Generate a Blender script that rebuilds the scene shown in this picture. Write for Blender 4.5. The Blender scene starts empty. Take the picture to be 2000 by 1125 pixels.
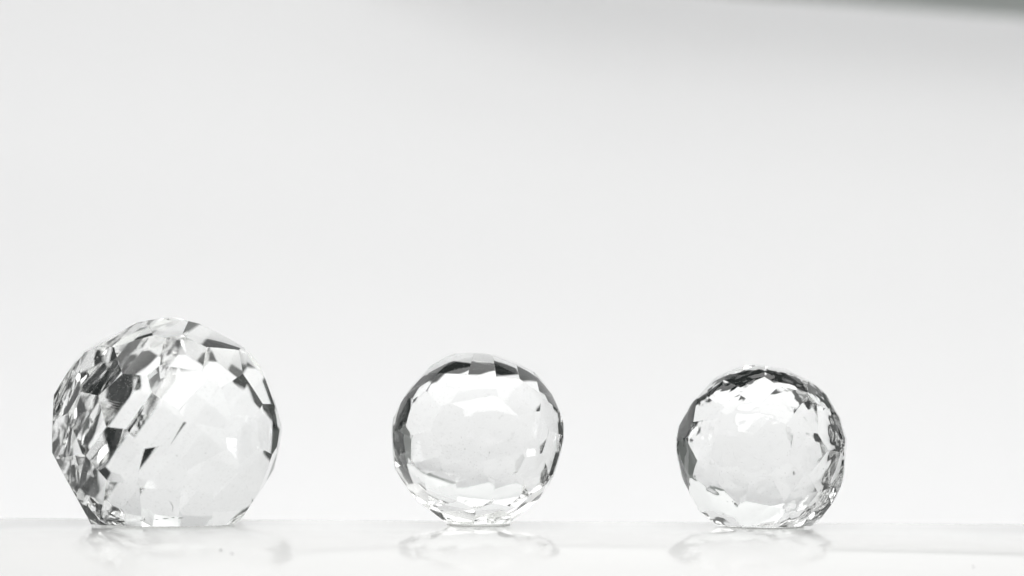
import bpy, bmesh, math, random
import numpy as np
from mathutils import Vector, Matrix, noise

random.seed(7)
scene = bpy.context.scene
COL = scene.collection

# ------------------------------------------------------------------ camera
MM = 0.001
PX = 0.178 * MM                    # one photograph pixel at the glass, in metres
LENS, DIST = 120.0, 1.187
CAM_H = 0.0822
ROLL = 0.0060
CAM = Vector((0.0, -DIST, CAM_H))
cam_data = bpy.data.cameras.new("camera")
cam_data.lens = LENS
cam_data.sensor_width = 36.0
cam_data.clip_start = 0.01
cam_data.clip_end = 50.0
cam_data.dof.use_dof = True
cam_data.dof.focus_distance = DIST - 0.015
cam_data.dof.aperture_fstop = 4.5
cam = bpy.data.objects.new("camera", cam_data)
cam.location = CAM
cam.rotation_euler = (math.radians(90), -ROLL, 0)
COL.objects.link(cam)
scene.camera = cam

# ------------------------------------------------------------------ studio room and lamps
world = bpy.data.worlds.new("World")
scene.world = world
world.use_nodes = True
bg = world.node_tree.nodes["Background"]
bg.inputs[0].default_value = (0.9, 1.0, 0.98, 1)
bg.inputs[1].default_value = 0.024


def lamp(name, loc, target, sx, sy, watts, color=(1, 1, 1)):
    d = bpy.data.lights.new(name, 'AREA')
    d.shape = 'RECTANGLE'
    d.size, d.size_y = sx, sy
    d.energy = watts
    d.color = color
    o = bpy.data.objects.new(name, d)
    o.location = loc
    o.rotation_euler = (Vector(target) - Vector(loc)).to_track_quat('-Z', 'Y').to_euler()
    COL.objects.link(o)
    return o


lamp("softbox_overhead", (0.05, 0.10, 0.90), (0.05, 0.14, 0.0), 1.4, 1.0, 7.2, (1.0, 0.995, 0.985))
lamp("softbox_front", (0.05, -0.95, 0.95), (0.0, 0.05, 0.0), 1.5, 0.8, 11.4, (1.0, 0.998, 0.99))
lamp("rear_fill", (0.0, 0.62, 0.50), (0.0, 0.0, 0.05), 1.3, 0.36, 1.05)  # added fill, brightens what the lower glass refracts from above the backdrop
lamp("backdrop_fill_low", (0.0, 0.13, -0.30), (0.0, 0.55, 0.02), 0.8, 0.15, 0.60)  # unseen fill added so the backdrop is brighter towards its bottom
lamp("backdrop_fill_left", (-0.62, -0.08, -0.16), (0.12, 0.50, -0.10), 0.12, 0.35, 1.0)  # unseen fill added to brighten the backdrop from the left
lamp("backdrop_fill_right", (0.62, -0.08, -0.16), (-0.12, 0.50, -0.10), 0.12, 0.35, 1.0)  # same added fill from the right

scene.view_settings.view_transform = 'Standard'
scene.view_settings.look = 'None'
scene.view_settings.exposure = 0.08
scene.view_settings.gamma = 1.0
scene.render.engine = 'CYCLES'
cy = scene.cycles
cy.max_bounces = 32
cy.transmission_bounces = 32
cy.glossy_bounces = 16
cy.diffuse_bounces = 6
cy.transparent_max_bounces = 16
cy.caustics_reflective = True
cy.caustics_refractive = True
cy.blur_glossy = 0.3
cy.sample_clamp_indirect = 12.0
cy.use_denoising = True


# ------------------------------------------------------------------ materials
def new_mat(name):
    m = bpy.data.materials.new(name)
    m.use_nodes = True
    nt = m.node_tree
    return m, nt, nt.nodes["Principled BSDF"]


def glass_mat(name, tint, wobble, wobble_scale, dust=0.35):
    """clear crystal, a trace of green, polished but very slightly uneven, dusty specks"""
    m, nt, p = new_mat(name)
    N, L = nt.nodes, nt.links
    p.inputs["Base Color"].default_value = tint
    p.inputs["IOR"].default_value = 1.52
    p.inputs["Transmission Weight"].default_value = 1.0
    p.inputs["Roughness"].default_value = 0.0
    co = N.new("ShaderNodeTexCoord")
    if wobble > 0:
        nz = N.new("ShaderNodeTexNoise")
        nz.inputs["Scale"].default_value = wobble_scale
        nz.inputs["Detail"].default_value = 2.0
        bp = N.new("ShaderNodeBump")
        bp.inputs["Strength"].default_value = wobble
        bp.inputs["Distance"].default_value = 0.001
        L.new(co.outputs["Object"], nz.inputs["Vector"])
        L.new(nz.outputs["Fac"], bp.inputs["Height"])
        L.new(bp.outputs["Normal"], p.inputs["Normal"])
    # fine dust that catches the light on the polished faces
    vo = N.new("ShaderNodeTexVoronoi")
    vo.inputs["Scale"].default_value = 1500.0
    L.new(co.outputs["Object"], vo.inputs["Vector"])
    near = N.new("ShaderNodeMath"); near.operation = 'LESS_THAN'
    near.inputs[1].default_value = 0.17
    L.new(vo.outputs["Distance"], near.inputs[0])
    sep = N.new("ShaderNodeSeparateColor")
    L.new(vo.outputs["Color"], sep.inputs[0])
    few = N.new("ShaderNodeMath"); few.operation = 'LESS_THAN'
    few.inputs[1].default_value = dust
    L.new(sep.outputs[0], few.inputs[0])
    both = N.new("ShaderNodeMath"); both.operation = 'MULTIPLY'
    L.new(near.outputs[0], both.inputs[0]); L.new(few.outputs[0], both.inputs[1])
    half = N.new("ShaderNodeMath"); half.operation = 'MULTIPLY'
    half.inputs[1].default_value = 0.5
    L.new(both.outputs[0], half.inputs[0])
    d = N.new("ShaderNodeBsdfDiffuse")
    d.inputs[0].default_value = (0.75, 0.75, 0.73, 1)
    mx = N.new("ShaderNodeMixShader")
    L.new(half.outputs[0], mx.inputs[0])
    L.new(p.outputs[0], mx.inputs[1]); L.new(d.outputs[0], mx.inputs[2])
    L.new(mx.outputs[0], N["Material Output"].inputs["Surface"])
    return m


M_GLASS_A = glass_mat("clear_crystal_large", (0.985, 0.993, 0.988, 1), 0.0, 40)
M_GLASS_B = glass_mat("clear_crystal_middle", (0.988, 0.994, 0.990, 1), 0.0, 60)
M_GLASS_C = glass_mat("clear_crystal_wavy", (0.988, 0.994, 0.990, 1), 0.25, 90, 0.2)

M_GROUND, nt, p = new_mat("ground_glass")
nz = nt.nodes.new("ShaderNodeTexNoise"); nz.inputs["Scale"].default_value = 320.0
cr = nt.nodes.new("ShaderNodeValToRGB")
cr.color_ramp.elements[0].position = 0.3; cr.color_ramp.elements[0].color = (0.80, 0.81, 0.79, 1)
cr.color_ramp.elements[1].position = 0.6; cr.color_ramp.elements[1].color = (0.90, 0.91, 0.89, 1)
nt.links.new(nz.outputs["Fac"], cr.inputs[0]); nt.links.new(cr.outputs[0], p.inputs["Base Color"])
p.inputs["Roughness"].default_value = 0.6

M_CHIP, nt, p = new_mat("crushed_glass")
p.inputs["Base Color"].default_value = (0.42, 0.43, 0.42, 1)
p.inputs["Roughness"].default_value = 0.25

M_TABLE, nt, p = new_mat("white_gloss_acrylic")
nz = nt.nodes.new("ShaderNodeTexNoise"); nz.inputs["Scale"].default_value = 9.0
cr = nt.nodes.new("ShaderNodeValToRGB")
cr.color_ramp.elements[0].color = (0.82, 0.822, 0.816, 1)
cr.color_ramp.elements[1].color = (0.85, 0.85, 0.846, 1)
nt.links.new(nz.outputs["Fac"], cr.inputs[0]); nt.links.new(cr.outputs[0], p.inputs["Base Color"])
p.inputs["Roughness"].default_value = 0.10
p.inputs["IOR"].default_value = 1.55

M_PAPER, nt, p = new_mat("white_backdrop_paper")
nz = nt.nodes.new("ShaderNodeTexNoise"); nz.inputs["Scale"].default_value = 3.0
cr = nt.nodes.new("ShaderNodeValToRGB")
cr.color_ramp.elements[0].color = (0.86, 0.862, 0.868, 1)
cr.color_ramp.elements[1].color = (0.88, 0.88, 0.88, 1)
nt.links.new(nz.outputs["Fac"], cr.inputs[0]); nt.links.new(cr.outputs[0], p.inputs["Base Color"])
p.inputs["Roughness"].default_value = 0.9
p.inputs["Specular IOR Level"].default_value = 0.1

M_WALL, nt, p = new_mat("grey_wall_paint")
nz = nt.nodes.new("ShaderNodeTexNoise"); nz.inputs["Scale"].default_value = 5.0
cr = nt.nodes.new("ShaderNodeValToRGB")
cr.color_ramp.elements[0].color = (0.50, 0.53, 0.51, 1)
cr.color_ramp.elements[1].color = (0.55, 0.58, 0.56, 1)
nt.links.new(nz.outputs["Fac"], cr.inputs[0]); nt.links.new(cr.outputs[0], p.inputs["Base Color"])
p.inputs["Roughness"].default_value = 0.8

M_SPECK, nt, p = new_mat("dark_dust")
p.inputs["Base Color"].default_value = (0.05, 0.05, 0.05, 1)


def link_mesh(name, bm, mat, parent=None, smooth=False):
    me = bpy.data.meshes.new(name)
    bm.normal_update()
    bm.to_mesh(me); bm.free()
    me.materials.append(mat)
    if smooth:
        for f in me.polygons:
            f.use_smooth = True
    o = bpy.data.objects.new(name, me)
    COL.objects.link(o)
    if parent:
        o.parent = parent
    return o


# ------------------------------------------------------------------ white surface and backdrop
def table_profile():
    # back roll-off, crest, long rounded front, all one bent sheet
    back = []
    y, z, a = 0.014, 0.0, 0.0
    for i in range(60):
        back.append((y, z))
        a += 0.003 / (0.11 if a < math.radians(15) else 0.05)
        if a > math.radians(88):
            break
        y += 0.003 * math.cos(a)
        z -= 0.003 * math.sin(a)
    pts = back[::-1]
    for i in range(1, 9):
        pts.append((0.014 - 0.032 * i / 8, 0.0))
    y0, z0, ang = -0.018, 0.0, 0.0
    # curvature eases in, then runs round
    n, step = 120, 0.0035
    for i in range(n):
        k = 1 / 0.17 * min(1.0, (i + 1) / 12)
        ang += step * k
        if ang > math.radians(88):
            break
        y0 -= step * math.cos(ang)
        z0 -= step * math.sin(ang)
        pts.append((y0, z0))
    return pts


def build_table():
    bm = bmesh.new()
    pts = table_profile()
    T = 0.004
    outer = pts
    inner = []
    for i, (y, z) in enumerate(pts):
        a = pts[max(0, i - 1)]; b = pts[min(len(pts) - 1, i + 1)]
        t = Vector((b[0] - a[0], b[1] - a[1])).normalized()
        inner.append((y - t.y * T * -1 * -1, z + t.x * T))
    loop = outer + inner[::-1]
    xs = [-0.75, 0.75]
    rows = [[bm.verts.new((x, y, z)) for (y, z) in loop] for x in xs]
    n = len(loop)
    for i in range(n):
        j = (i + 1) % n
        f = bm.faces.new((rows[0][i], rows[0][j], rows[1][j], rows[1][i]))
    bm.faces.new(rows[0][::-1]); bm.faces.new(rows[1])
    bmesh.ops.recalc_face_normals(bm, faces=bm.faces)
    o = link_mesh("tabletop", bm, M_TABLE)
    for f in o.data.polygons:
        f.use_smooth = abs(f.normal.x) < 0.5
    o["kind"] = "structure"
    return o


build_table()


BACK_Y = 0.50


def build_backdrop():
    bm = bmesh.new()
    nx = 90
    x0, x1 = -0.48, 0.36
    R = 0.055
    cols = []
    for i in range(nx + 1):
        x = x0 + (x1 - x0) * i / nx
        d = 0.063 - x
        top = 0.2268 + 0.070 * d + (1.8 * d * d if d > 0 else 0.0)
        edge = top - R * math.sin(math.radians(70))
        col = []
        n = 150
        z0 = -0.26 + 0.06 * max(0.0, min(1.0, (x - 0.02) / 0.30))
        for j in range(n + 1):
            z = z0 + (edge - z0) * j / n
            # shallow sagging waves in the hung sheet
            w = 0.0016 * math.sin((z + 0.10 * x) * 40 + 1.0) * max(0.0, min(1.0, (z - 0.06) / 0.1))
            w *= max(0.0, min(1.0, (edge - z) / 0.03))
            col.append((x, BACK_Y + w, z))
        # top curled forward, lower on the right, shaped to shade the upper corner
        for j in range(1, 25):
            a = math.radians(70) * j / 24
            col.append((x, BACK_Y - R * (1 - math.cos(a)), edge + R * math.sin(a)))
        cols.append([bm.verts.new(p) for p in col])
    for a, b in zip(cols[:-1], cols[1:]):
        for j in range(len(a) - 1):
            bm.faces.new((a[j], b[j], b[j + 1], a[j + 1]))
    o = link_mesh("backdrop", bm, M_PAPER, smooth=True)
    md = o.modifiers.new("thickness", 'SOLIDIFY')
    md.thickness = 0.0006
    o["kind"] = "structure"


build_backdrop()


def build_reflector_board(x, lean):
    """white reflector added out of frame to lighten the glass rims"""
    bm = bmesh.new()
    T = 0.005
    pts = [(x, -0.45), (x + lean, 0.38)]
    vs = []
    for (px_, py_) in pts:
        for dx in (0, T if x > 0 else -T):
            for z in (-0.30, 0.45):
                vs.append(bm.verts.new((px_ + dx, py_, z)))
    for f in ((0, 1, 5, 4), (2, 3, 7, 6), (0, 1, 3, 2), (4, 5, 7, 6), (0, 2, 6, 4), (1, 3, 7, 5)):
        bm.faces.new([vs[i] for i in f])
    bmesh.ops.recalc_face_normals(bm, faces=bm.faces[:])
    o = link_mesh("reflector_board", bm, M_PAPER)  # added bounce board, one each side
    o["kind"] = "structure"


build_reflector_board(-0.84, 0.22)
build_reflector_board(0.84, -0.22)


def build_fill_board():  # unseen white board added to narrow the dark gap refracted in the balls
    bm = bmesh.new()
    bmesh.ops.create_cube(bm, size=1.0)
    bmesh.ops.scale(bm, verts=bm.verts, vec=(1.30, 0.40, 0.006))
    bmesh.ops.translate(bm, verts=bm.verts, vec=(0, 0.28, -0.365))
    o = link_mesh("fill_board", bm, M_PAPER)
    o["kind"] = "structure"


build_fill_board()


def build_back_wall():
    """grey wall of the room, seen only past the lowered corner of the sheet"""
    bm = bmesh.new()
    bmesh.ops.create_cube(bm, size=1.0)
    bmesh.ops.scale(bm, verts=bm.verts, vec=(2.4, 0.01, 1.2))
    bmesh.ops.translate(bm, verts=bm.verts, vec=(0, 1.20, 0.60))
    o = link_mesh("back_wall", bm, M_WALL)
    o["kind"] = "structure"


build_back_wall()


# ------------------------------------------------------------------ cut glass
def ray_px(x, y):
    """direction of the sight line through a photograph pixel (camera roll taken out)"""
    dx, dy = x - 1000.0, y - 562.5
    c, s = math.cos(ROLL), math.sin(ROLL)
    ux, uy = dx * c + dy * s, -dx * s + dy * c
    return Vector((ux * PX, DIST, -uy * PX)).normalized()


def on_plane_y(x, y, Y=0.0):
    d = ray_px(x, y)
    return CAM + d * ((Y - CAM.y) / d.y)


def on_sphere(x, y, c, r):
    d = ray_px(x, y)
    oc = CAM - c
    b = oc.dot(d)
    disc = b * b - (oc.dot(oc) - r * r)
    if disc < 0:
        t = -b
        return (CAM + d * t - c).normalized()
    return (CAM + d * (-b - math.sqrt(disc)) - c).normalized()


def polyhedron(planes, size):
    bm = bmesh.new()
    bmesh.ops.create_cube(bm, size=size)
    for co, no in planes:
        geom = bm.verts[:] + bm.edges[:] + bm.faces[:]
        res = bmesh.ops.bisect_plane(bm, geom=geom, dist=1e-7, plane_co=co, plane_no=no, clear_outer=True)
        edges = [e for e in res["geom_cut"] if isinstance(e, bmesh.types.BMEdge)]
        if len(edges) >= 3:
            bmesh.ops.contextual_create(bm, geom=edges)
    bmesh.ops.remove_doubles(bm, verts=bm.verts[:], dist=2e-5)
    bmesh.ops.recalc_face_normals(bm, faces=bm.faces[:])
    return bm


def fib(n, rng, jit):
    out = []
    g = math.pi * (3 - math.sqrt(5))
    off = rng.random() * 6.28
    for i in range(n):
        z = 1 - 2 * (i + .5) / n
        r = math.sqrt(1 - z * z)
        v = Vector((r * math.cos(g * i + off), r * math.sin(g * i + off), z))
        v += Vector((rng.uniform(-jit, jit), rng.uniform(-jit, jit), rng.uniform(-jit, jit)))
        out.append(v.normalized())
    return out


def soften(bm, planes, c, puff, sharp, cuts, zb, wave=0.0):
    """give every facet its slight hand-polished swell: blend the flat cut towards a smooth body"""
    P = np.array([tuple(n) for co, n in planes])
    D = np.array([n.dot(co - c) for co, n in planes])

    def hit(dirs):
        with np.errstate(divide='ignore'):
            den = dirs @ P.T
            t = np.where(den > 1e-6, D / np.maximum(den, 1e-6), 1e9)
        return t.min(axis=1), t.argmin(axis=1)

    bmesh.ops.poke(bm, faces=bm.faces[:])
    bmesh.ops.subdivide_edges(bm, edges=bm.edges[:], cuts=cuts, use_grid_fill=True)
    bmesh.ops.triangulate(bm, faces=bm.faces[:])
    bm.verts.ensure_lookup_table(); bm.faces.ensure_lookup_table()
    V = np.array([tuple(v.co - c) for v in bm.verts])
    r = np.linalg.norm(V, axis=1)
    U = V / r[:, None]
    S = np.array([tuple(v) for v in fib(1600, random.Random(1), 0.0)])
    rs = hit(S)[0]
    out = np.empty(len(U))
    for a in range(0, len(U), 8000):
        w = np.exp((U[a:a + 8000] @ S.T - 1) * 55)
        out[a:a + 8000] = (w @ rs) / w.sum(axis=1)
    zz = V[:, 2] + c.z - zb
    k = puff * np.clip((zz - 0.0004) / 0.012, 0, 1)
    rn = r * (1 - k) + out * k
    if wave > 0:
        amp = wave * np.clip((zz - 0.0004) / 0.008, 0, 1)
        nn = np.array([noise.noise(Vector(u) * 4.2 + Vector((3, 1, 7))) + 0.35 * noise.noise(Vector(u) * 11.0) for u in U])
        rn = rn + amp * nn
    for v, u, q in zip(bm.verts, U, rn):
        v.co = Vector((u[0] * q + c.x, u[1] * q + c.y, u[2] * q + c.z))
    bm.normal_update()
    for f in bm.faces:
        f.smooth = True
    for e in bm.edges:
        if len(e.link_faces) == 2:
            a, b = e.link_faces
            e.smooth = a.normal.angle(b.normal, 0) < (math.radians(3.0) if sharp else math.radians(30))
    return bm


def cut_ball(name, outline, crop, sites, cpx, rpx, nback, seed, front_k, back_k, foot_r, mat,
             puff=0.3, sharp=True, md_deg=15.5, cuts=7, wave=0.0, extra=(), deep=(1.0, 0.0, 0.0), arris=0.00012, skew=2.5):
    rng = random.Random(seed)
    c = on_plane_y(*cpx)
    r = rpx * PX
    planes = []
    dirs = []
    # belt: one facet edge-on for each side of the outline
    pts = [on_plane_y(x, y) for x, y in outline]
    for a, b in zip(pts[:-1], pts[1:]):
        n = (a - CAM).cross(b - CAM).normalized()
        if n.dot((a + b) * .5 - c) < 0:
            n = -n
        axis = (b - a).normalized()
        tilt = math.radians(rng.uniform(-2.5, 2.5))
        mid = (a + b) * .5
        n = Matrix.Rotation(tilt, 3, axis) @ n
        planes.append((mid, n)); dirs.append(n)
    # front facets, where the photograph shows them
    ox, oy, sc = crop
    for sx, sy in sites:
        n = on_sphere(ox + sx * sc, oy + sy * sc, c, r)
        planes.append((c + n * r * (front_k + rng.uniform(-.003, .003)), n)); dirs.append(n)
    md = math.radians(md_deg)
    for n in fib(nback, rng, 0.09):
        if not sites or n.y > -0.08:
            if n.z < -0.86:
                continue
            if min(n.angle(q) for q in dirs) < md:
                continue
            k = r * (back_k + rng.uniform(-.008, .008))
            dirs.append(n)
            if n.y > 0.05:
                # the far half bulges deeper and its crown sits off the sight line
                s, a, b = deep
                p = Vector((n.x + a * n.y, s * n.y, n.z + b * n.y))
                m = Vector((n.x, (n.y - a * n.x - b * n.z) / s, n.z)).normalized()
                q = math.tan(math.radians(skew))
                m = (m + Vector((rng.gauss(0, q), rng.gauss(0, q), rng.gauss(0, q)))).normalized()
                planes.append((c + p * k, m))
            else:
                planes.append((c + n * k, n))
    # broad cuts on the far side
    for n, d in extra:
        n = Vector(n).normalized()
        planes.append((c + n * r * d, n))
    # flat ground base
    zb = 0.0004
    planes.append((Vector((c.x, c.y, zb)), Vector((0, 0, -1))))
    loc = Vector((c.x, 0.0, 0.0))
    planes = [(co - loc, n) for co, n in planes]
    bm = polyhedron(planes, 0.2)
    nf = len(bm.faces)
    foot = [v.co.copy() for v in bm.verts if abs(v.co.z - zb) < 1e-5]
    fx = sum(v.x for v in foot) / len(foot); fy = sum(v.y for v in foot) / len(foot)
    if arris > 0:
        bmesh.ops.bevel(bm, geom=[e for e in bm.edges if e.calc_face_angle(0) > 0.05],
                        offset=arris, segments=1, affect='EDGES', clamp_overlap=True)
    soften(bm, planes, c - loc, puff, sharp, cuts, zb, wave)
    root = bpy.data.objects.new(name, None)
    root.empty_display_size = 0.02
    root.location = loc
    COL.objects.link(root)
    body = link_mesh("body", bm, mat, root)
    bmb = bmesh.new()
    bmesh.ops.create_cone(bmb, cap_ends=True, segments=64, radius1=foot_r, radius2=foot_r - 0.0003, depth=0.0006)
    bmesh.ops.translate(bmb, verts=bmb.verts, vec=(fx, fy, 0.00035))
    link_mesh("base", bmb, M_GROUND, root)
    print(name, "foot x", round(min(v.x for v in foot), 4), round(max(v.x for v in foot), 4),
          "facets", nf, "tris", len(body.data.polygons))
    return root, body, c, r


out_L = [(176, 1018), (101, 884), (104, 770), (142, 710), (162, 684), (212, 657), (256, 631), (337, 618),
         (386, 630), (474, 676), (512, 720), (532, 772), (550, 829), (542, 884), (534, 920), (504, 964), (468, 1019)]
sites_L = [(400, 450), (290, 310), (470, 220), (700, 230), (890, 290), (200, 550), (115, 640), (120, 430), (560, 560),
           (800, 480), (990, 430), (1060, 360), (1010, 620), (770, 680), (370, 740), (600, 800), (830, 820), (1060, 790),
           (1110, 600), (240, 880), (390, 960), (580, 980), (760, 975), (920, 930), (610, 85), (450, 120), (800, 125),
           (680, 380), (150, 800)]
L_ball, L_body, L_c, L_r = cut_ball("glass_ball", out_L, (80, 600, .4), sites_L, (326, 846), 226, 300, 8092, .985, .985, 0.0235, M_GLASS_A,
    puff=0.27, md_deg=10, skew=3, deep=(1.28, 0.19, -0.08), extra=[((-0.95, 0.75, 0.4), 0.836)])
L_ball["label"] = "largest clear faceted glass ball, at the left end, dark patches across its upper left"

out_M = [(873, 1022), (814, 977), (784, 937), (769, 913), (764, 846), (766, 820), (794, 768), (841, 714), (885, 690),
         (945, 689), (1007, 700), (1041, 721), (1072, 750), (1088, 781), (1101, 822), (1101, 862), (1095, 890), (1084, 922),
         (1074, 957), (1054, 974), (1022, 1023)]
sites_M = [(820, 285), (240, 410), (400, 250), (230, 230), (470, 120), (600, 120), (530, 300), (740, 140), (650, 470),
           (430, 470), (900, 540), (1010, 430), (970, 280), (130, 400), (130, 600), (260, 640), (480, 680), (720, 670),
           (900, 750), (1010, 620), (200, 800), (350, 850), (560, 870), (760, 860), (880, 930), (330, 130), (860, 190),
           (140, 280), (470, 980), (650, 990)]
M_ball, M_body, M_c, M_r = cut_ball("glass_ball", out_M, (740, 670, .3377), sites_M, (932, 857), 168, 200, 3170, .985, .985, 0.0110, M_GLASS_B,
    puff=0.35, md_deg=9, skew=3, deep=(1.26, -0.0, 0.14))
M_ball["label"] = "clear faceted glass ball in the middle, tapering to the narrowest foot"

out_R = [(1402, 1028), (1366, 999), (1333, 933), (1323, 894), (1321, 854), (1326, 831), (1349, 792), (1399, 736),
         (1441, 718), (1484, 713), (1537, 721), (1583, 744), (1616, 772), (1639, 812), (1654, 858), (1649, 920),
         (1636, 970), (1606, 1011), (1580, 1031)]
R_ball, R_body, R_c, R_r = cut_ball("glass_ball", out_R, (1300, 690, .329), [], (1487, 879), 166, 120, 5560, .985, .985, 0.0138, M_GLASS_C,
    puff=0.4, md_deg=16, skew=3, deep=(1.35, -0.16, 0.02), sharp=False, wave=0.00035)
R_ball["label"] = "smallest clear glass ball, at the right end, its facets soft and wavy"
for o in (L_ball, M_ball, R_ball):
    o["category"] = "glass ball"
    o["group"] = "faceted glass balls in a row"


# ------------------------------------------------------------------ small wear on the glass
from mathutils.bvhtree import BVHTree


def tree_of(body):
    me = body.data
    off = body.parent.location
    vs = [v.co + off for v in me.vertices]
    return BVHTree.FromPolygons(vs, [tuple(p.vertices) for p in me.polygons])


def surface_hit(tree, x, y):
    hit = tree.ray_cast(CAM, ray_px(x, y))
    return hit[0], hit[1]


def chip(ball, tree, x, y, w, h, seed, name="chip"):
    """a tiny irregular flake of broken glass in the surface"""
    co, no = surface_hit(tree, x, y)
    if co is None:
        return
    rng = random.Random(seed)
    up = Vector((0, 0, 1))
    tx = up.cross(no).normalized(); ty = no.cross(tx)
    bm = bmesh.new()
    ring = []
    n = 9
    for i in range(n):
        a = 2 * math.pi * i / n
        q = rng.uniform(.55, 1.1)
        ring.append(bm.verts.new(co + tx * math.cos(a) * w * PX * .5 * q + ty * math.sin(a) * h * PX * .5 * q - no * 2e-5))
    top = bm.verts.new(co + no * 6e-5); bot = bm.verts.new(co - no * 1.6e-4)
    for i in range(n):
        bm.faces.new((ring[i], ring[(i + 1) % n], top)); bm.faces.new((ring[(i + 1) % n], ring[i], bot))
    bmesh.ops.translate(bm, verts=bm.verts, vec=-ball.location)
    link_mesh(name, bm, M_CHIP, ball)


def scratch(ball, tree, pts, width):
    """a hairline scratch following the polished face"""
    P = []
    for x, y in pts:
        co, no = surface_hit(tree, x, y)
        if co is None:
            return
        P.append((co, no))
    bm = bmesh.new()
    prev = None
    for i, (co, no) in enumerate(P):
        t = (P[min(i + 1, len(P) - 1)][0] - P[max(i - 1, 0)][0]).normalized()
        sd = no.cross(t).normalized()
        k = width * PX * .5 * (0.3 if i in (0, len(P) - 1) else 1)
        tri = [bm.verts.new(co + sd * k), bm.verts.new(co + no * k), bm.verts.new(co - sd * k), bm.verts.new(co - no * k)]
        if prev:
            for a in range(4):
                bm.faces.new((prev[a], prev[(a + 1) % 4], tri[(a + 1) % 4], tri[a]))
        else:
            bm.faces.new(tri[::-1])
        prev = tri
    bm.faces.new(prev)
    bmesh.ops.translate(bm, verts=bm.verts, vec=-ball.location)
    link_mesh("scratch", bm, M_SCRATCH, ball)


M_SCRATCH, nt, p = new_mat("scratched_glass")
p.inputs["Base Color"].default_value = (0.7, 0.7, 0.7, 1)
p.inputs["Roughness"].default_value = 0.4

tL, tM, tR = tree_of(L_body), tree_of(M_body), tree_of(R_body)
for k, (x, y, w, h) in enumerate([(244, 976, 3, 2), (249, 981, 2.5, 4), (253, 987, 3, 2), (247, 985, 2, 2), (282, 1014, 3, 7),
                                  (276, 1017, 6, 2), (322, 1013, 16, 3), (338, 1011, 10, 3), (352, 1012, 14, 3), (306, 1015, 9, 3),
                                  (230, 885, 3, 2), (401, 885, 2, 2), (345, 890, 3, 3)]):
    chip(L_ball, tL, x, y, w, h, k)
for k in range(3):
    scratch(L_ball, tL, [(329 + 2.5 * k, 977 + k), (334 + 1.5 * k, 984 + 2 * k), (338 - k * .5, 992 + k), (336 - k, 1000 - 2 * k)], 1.0)
for k in range(4):
    scratch(L_ball, tL, [(214 - k * 2, 782 + 4 * k), (224 - k * 2, 785 + 4.5 * k), (236 - 2 * k, 787 + 5 * k)], 0.7)
for k, (x, y, w, h) in enumerate([(908, 877, 2.5, 2.5), (956, 884, 2, 5), (955, 889, 2, 2), (817, 933, 2, 4)]):
    chip(M_ball, tM, x, y, w, h, 40 + k)
scratch(M_ball, tM, [(818, 934), (822, 941), (827, 949), (832, 955)], 1.0)
scratch(M_ball, tM, [(966, 1000), (971, 997), (977, 994)], 0.8)
for k, (x, y, w, h) in enumerate([(1436, 984, 8, 7), (1431, 980, 4, 3), (1537, 833, 2, 2), (1421, 980, 5, 2), (1413, 1004, 6, 3)]):
    chip(R_ball, tR, x, y, w, h, 60 + k)
# the small "w" shaped nick
scratch(R_ball, tR, [(1383, 833), (1385, 838), (1388, 840), (1389, 834), (1391, 840), (1394, 838), (1395, 830)], 1.3)


# ------------------------------------------------------------------ specks on the white surface
def table_point(x, y):
    d = ray_px(x, y)
    prof = table_profile()
    prof = prof[::-1]
    for (y0, z0), (y1, z1) in zip(prof[:-1], prof[1:]):
        for t in (0.0, 0.25, 0.5, 0.75):
            py, pz = y0 + (y1 - y0) * t, z0 + (z1 - z0) * t
            k = (py - CAM.y) / d.y
            if (CAM + d * k).z <= pz and py < 0.02:
                q = CAM + d * k
                return Vector((q.x, py, pz))


def speck(name, x, y, w, h, label, cat, angle=0.0):
    c = table_point(x, y)
    if c is None:
        return
    bm = bmesh.new()
    bmesh.ops.create_icosphere(bm, subdivisions=2, radius=0.5)
    rng = random.Random(int(x))
    for v in bm.verts:
        v.co *= rng.uniform(.8, 1.15)
    bmesh.ops.scale(bm, verts=bm.verts, vec=(w * PX, w * PX * .6, h * PX))
    bmesh.ops.rotate(bm, verts=bm.verts, matrix=Matrix.Rotation(angle, 3, 'Y'))
    bmesh.ops.translate(bm, verts=bm.verts, vec=(0, 0, h * PX * .3))
    o = link_mesh(name, bm, M_SPECK)
    o.location = c
    o["label"] = label; o["category"] = cat


speck("dust_speck", 453, 1083, 5, 1.6, "dark speck of dust on the white surface in front of the largest glass ball", "speck")
speck("dust_speck", 1901, 1108, 2.5, 2.5, "tiny grey speck on the white surface near its lower right corner", "speck")
speck("fibre", 430, 1076, 10, 1.0, "short thin fibre on the white surface left of the dark speck", "fibre", -0.7)
